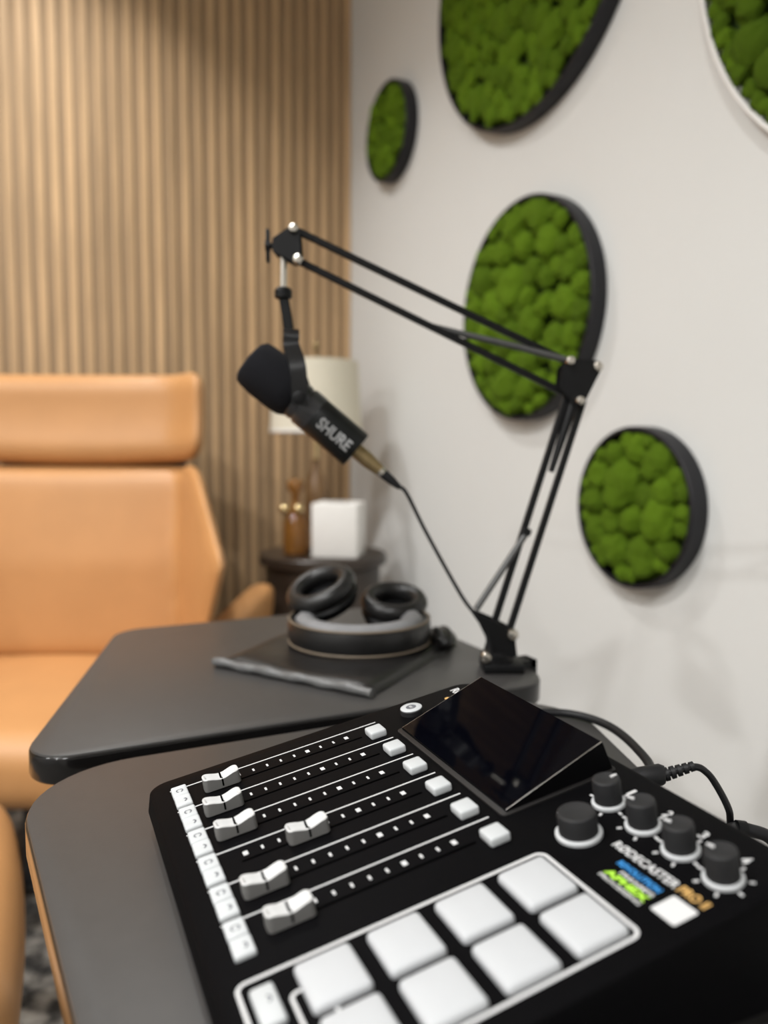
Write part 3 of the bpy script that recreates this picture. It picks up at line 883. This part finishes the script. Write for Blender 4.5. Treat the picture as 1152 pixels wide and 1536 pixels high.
# local -y faces the camera; headband arc opens to +y
def arc_pts(rx, ry, n=28, a0=160, a1=380):
    return [(rx * math.cos(R(a0 + (a1 - a0) * k / n)), ry * math.sin(R(a0 + (a1 - a0) * k / n))) for k in range(n + 1)]
BR, BH = 0.083, 0.030
band = arc_pts(BR, BR)
def band_sec(pr, flare=0.0):
    bm = bmesh.new()
    rings = []
    for (x, y) in band:
        d = Vector((x, y)).normalized()
        rings.append([(x + d.x * o, y + d.y * o, z) for o, z in pr])
    loft(bm, rings)
    return bm
add('headband', band_sec([(-0.003, 0.001), (0.004, 0.001), (0.006, 0.006), (0.0065, 0.015), (0.006, 0.024), (0.004, 0.029), (-0.003, 0.029)]), PADLEA, hp, angle=50)
add('headband_lining', band_sec([(-0.024, 0.006), (-0.003, 0.003), (-0.003, 0.028), (-0.010, 0.034), (-0.020, 0.034), (-0.029, 0.027), (-0.031, 0.015)]), LINING, hp, angle=50)
for zz in (0.0015, 0.0295):
    add('piping', tube([(x * 1.055, y * 1.055, zz) for x, y in band], 0.0016, 8), PIPING, hp)
def ear_cup(loc, nrm, r, thick):
    m5 = frame_of(nrm); m5.translation = Vector(loc)
    cup = add('ear_cup', lathe([(r * 0.55, -thick), (r * 0.86, -thick * 0.85), (r * 0.97, -thick * 0.45), (r * 0.97, -0.010), (r * 0.9, -0.006)], 40), MATTE, hp, m5)
    prof = []
    rc = (r + r * 0.52) / 2; rt = (r - r * 0.52) / 2
    for k in range(17):
        a = -math.pi / 2 + 2 * math.pi * k / 16
        prof.append((rc + rt * math.cos(a) * 1.0, 0.004 + 0.012 * math.sin(a)))
    add('ear_cushion', lathe(prof, 44, False, False), PADLEA, cup, angle=80)
    add('speaker_cloth', lathe([(r * 0.58, -0.008), (r * 0.58, -0.005)], 36), MATTE, cup)
    return cup
ear_cup((-0.050, 0.042, 0.0540), (-0.33, -0.33, 0.88), 0.047, 0.026)
ear_cup((0.044, 0.054, 0.0340), (0.03, -0.28, 0.95), 0.044, 0.026)
for s, p1 in ((-1, (-0.066, 0.050, 0.026)), (1, (0.070, 0.060, 0.022))):
    pb = Vector((s * BR * 0.94, 0.028, 0.015))
    add('slider', bar(pb, Vector(p1), 0.012, 0.004, (0, 0, 1)), STEEL, hp)

# ------------------------------------------------------------------ tan lounge chair and footstool
CAMYAW = R(-25.5)
chair = empty('lounge_chair', (0.0443, 1.851, 0), CAMYAW)
tag(chair, 'tan leather high-back lounge chair with separate headrest by the slatted wall', 'chair')
def head_fn(c):
    x, y, z = c
    k = max(0, abs(x) - 0.20)
    return (x * (1 - 0.03 * (k / 0.1)), y + 0.0 - 5.0 * k * k + 0.018 * math.cos(z / 0.112 * 1.2), z + 0.012 * (x / 0.31) ** 2 * (1 if z < 0 else 0.1))
add('headrest', rbox(0.332, 0.055, 0.112, 0.05, 5, (24, 2, 8), head_fn), LEATHER, chair, T(0, 0.325, 1.049) @ Matrix.Rotation(R(-6), 4, 'X'), angle=180)
def back_fn(c):
    x, y, z = c                       # z from -0.24 to 0.24
    t = (z + 0.24) / 0.48
    if t > 0.55: hw = 0.460 - (t - 0.55) / 0.45 * 0.130
    else: hw = 0.345 + (t / 0.55) * 0.115
    u = x / 0.33
    xx = u * hw
    k = max(0, abs(u) - 0.78) / 0.22
    edge = max(0, abs(xx) - 0.255)
    return (xx - (1 if x > 0 else -1) * edge * 0.08, y - edge * 2.1 - 0.016 * math.cos(min(1, abs(u)) * 1.4) * (1 - abs(2 * t - 1)) + 0.0, z)
add('backrest', rbox(0.33, 0.055, 0.24, 0.045, 5, (34, 2, 16), back_fn), LEATHER, chair, T(0, 0.305, 0.693) @ Matrix.Rotation(R(-5), 4, 'X'), angle=180)
add('seat', rbox(0.30, 0.31, 0.075, 0.06, 5, (14, 14, 2), lambda c: (c.x, c.y, c.z + (0.012 * (1 - (c.x / 0.3) ** 2) - 0.010 * max(0, -c.y / 0.31) if c.z > 0 else 0))), LEATHER, chair, T(0, 0.01, 0.387), angle=180)
for s in (-1, 1):
    def arm_fn(c, s=s):
        x, y, z = c
        t = (y + 0.24) / 0.48
        return (x + s * (0.05 * t + 0.05 * t * t) + s * 0.10 * (z + 0.12) * t, y, z * (0.55 + 0.45 * t) + 0.05 * (t - 1) + (-0.03 * (1 - t)))
    add('armrest', rbox(0.035, 0.24, 0.12, 0.03, 4, (2, 12, 6), arm_fn), LEATHER, chair, T(s * 0.335, 0.07, 0.53), angle=180)
add('back_shell', rbox(0.24, 0.02, 0.36, 0.018, 3, (10, 1, 10), lambda c: (c.x, c.y, c.z)), BLACKW, chair, T(0, 0.385, 0.70) @ Matrix.Rotation(R(-5.5), 4, 'X'), angle=60)
add('column', lathe([(0.04, 0.03), (0.03, 0.07), (0.03, 0.30), (0.12, 0.305), (0.12, 0.315)], 24), STEEL, chair)
for k in range(4):
    add('foot', bar((0.03, 0, 0.045), (0.29, 0, 0.012), 0.045, 0.022, (0, 1, 0)), STEEL, chair, Matrix.Rotation(R(45 + 90 * k), 4, 'Z'))

st = empty('footstool', (-0.262, 1.115, 0))
tag(st, 'tan leather footstool with rounded cushion beside the table edge', 'footstool')
add('cushion', rbox(0.27, 0.285, 0.07, 0.065, 6, (8, 8, 1), lambda c: (c.x * (1 - 0.06 * (c.y / 0.285) ** 2) , c.y * (1 - 0.06 * (c.x / 0.27) ** 2), c.z + (0.015 * (1 - (c.x / 0.27) ** 2) * (1 - (c.y / 0.285) ** 2) if c.z > 0 else 0))), LEATHER, st, T(0, 0, 0.385), angle=180)
add('under_frame', rbox(0.22, 0.23, 0.02, 0.018, 3, (2, 2, 1)), BLACKW, st, T(0, 0, 0.297))
for sx in (-1, 1):
    for sy in (-1, 1):
        add('leg', tube([(sx * 0.17, sy * 0.18, 0.29), (sx * 0.22, sy * 0.23, 0.0)], [0.018, 0.012], 14), BLACKW, st)

# ------------------------------------------------------------------ corner: side table, lamp, tissue box, decanter
def along_view(xc, yc):      # offsets turned to the room's axes
    c, s = 0.90259, 0.43051
    return (xc * c + yc * s, -xc * s + yc * c)
STZ = 0.70
sx, sy = 0.7768, 2.0115
sd = empty('drum_side_table', (sx, sy, 0))
tag(sd, 'dark round side table in the corner', 'side table')
add('table_top', lathe([(0.165, STZ - 0.03), (0.172, STZ - 0.026), (0.172, STZ - 0.004), (0.168, STZ)], 56), WALNUT, sd)
add('drum', lathe([(0.150, 0.02), (0.155, 0.04), (0.155, STZ - 0.04), (0.150, STZ - 0.0302)], 48), WALNUT, sd)
add('plinth', lathe([(0.13, 0.0), (0.13, 0.0205)], 40), BLACKW, sd)
lx, ly = 0.789, 2.0944
lp = empty('table_lamp', (lx, ly, STZ))
tag(lp, 'table lamp with cream linen drum shade on the dark side table', 'lamp')
add('base', lathe([(0.05, 0.0), (0.05, 0.012), (0.03, 0.02), (0.022, 0.05), (0.034, 0.12), (0.026, 0.19), (0.012, 0.225), (0.012, 0.25)], 32), mat('bronze_lamp', (0.20, 0.11, 0.045), 0.35, var=0.15, scale=20), lp)
add('stem', tube([(0, 0, 0.24), (0, 0, 0.53)], 0.005, 12), GOLD, lp)
shd = add('lamp_shade', lathe([(0.127, 0.325), (0.116, 0.517), (0.1145, 0.517), (0.1255, 0.325)], 56, False, False), SHADE, lp)
add('shade_ring', lathe([(0.127, 0.322), (0.1285, 0.324), (0.1275, 0.330), (0.1265, 0.330)], 56, False, False), PAPER, shd)
add('spider', bar((-0.115, 0, 0.505), (0.115, 0, 0.505), 0.004, 0.003, (0, 1, 0)), GOLD, lp)
add('finial', lathe([(0.003, 0.525), (0.004, 0.545), (0.009, 0.552), (0.010, 0.560), (0.006, 0.570), (0.001, 0.575)], 20), BRASS, lp)
bx_, by_ = 0.7929, 1.9374
tb = empty('tissue_box', (bx_, by_, STZ), CAMYAW + R(-8))
tag(tb, 'white cube tissue box standing on the dark side table', 'tissue box')
add('carton', rbox(0.060, 0.060, 0.070, 0.004, 2, (2, 2, 2)), PAPER, tb, T(0, 0, 0.0702), angle=40)
add('opening', lathe([(0.03, 0.1402), (0.03, 0.1407)], 28), GREYPR, tb, Matrix.Diagonal((1.2, 0.6, 1, 1)))
dx, dy = 0.694, 1.9956
dc = empty('amber_decanter', (dx, dy, STZ))
tag(dc, 'amber decanter with gold balls imitating glints beside the tissue box', 'decanter')
add('bottle', lathe([(0.024, 0.0), (0.031, 0.004), (0.033, 0.03), (0.032, 0.085), (0.024, 0.108), (0.013, 0.122), (0.012, 0.150), (0.015, 0.154)], 32), AMBER, dc)
add('stopper', lathe([(0.010, 0.1545), (0.011, 0.160), (0.021, 0.172), (0.023, 0.184), (0.018, 0.196), (0.006, 0.201)], 28), AMBER, dc)
for a in (-1, 1):  # gold balls added to imitate blurred highlights on the glass
    bm = bmesh.new(); bmesh.ops.create_uvsphere(bm, u_segments=20, v_segments=12, radius=0.0135)
    o = along_view(a * 0.018 - 0.008, -0.030)
    add('glint_ball', bm, GOLD, dc, T(o[0], o[1], 0.124))
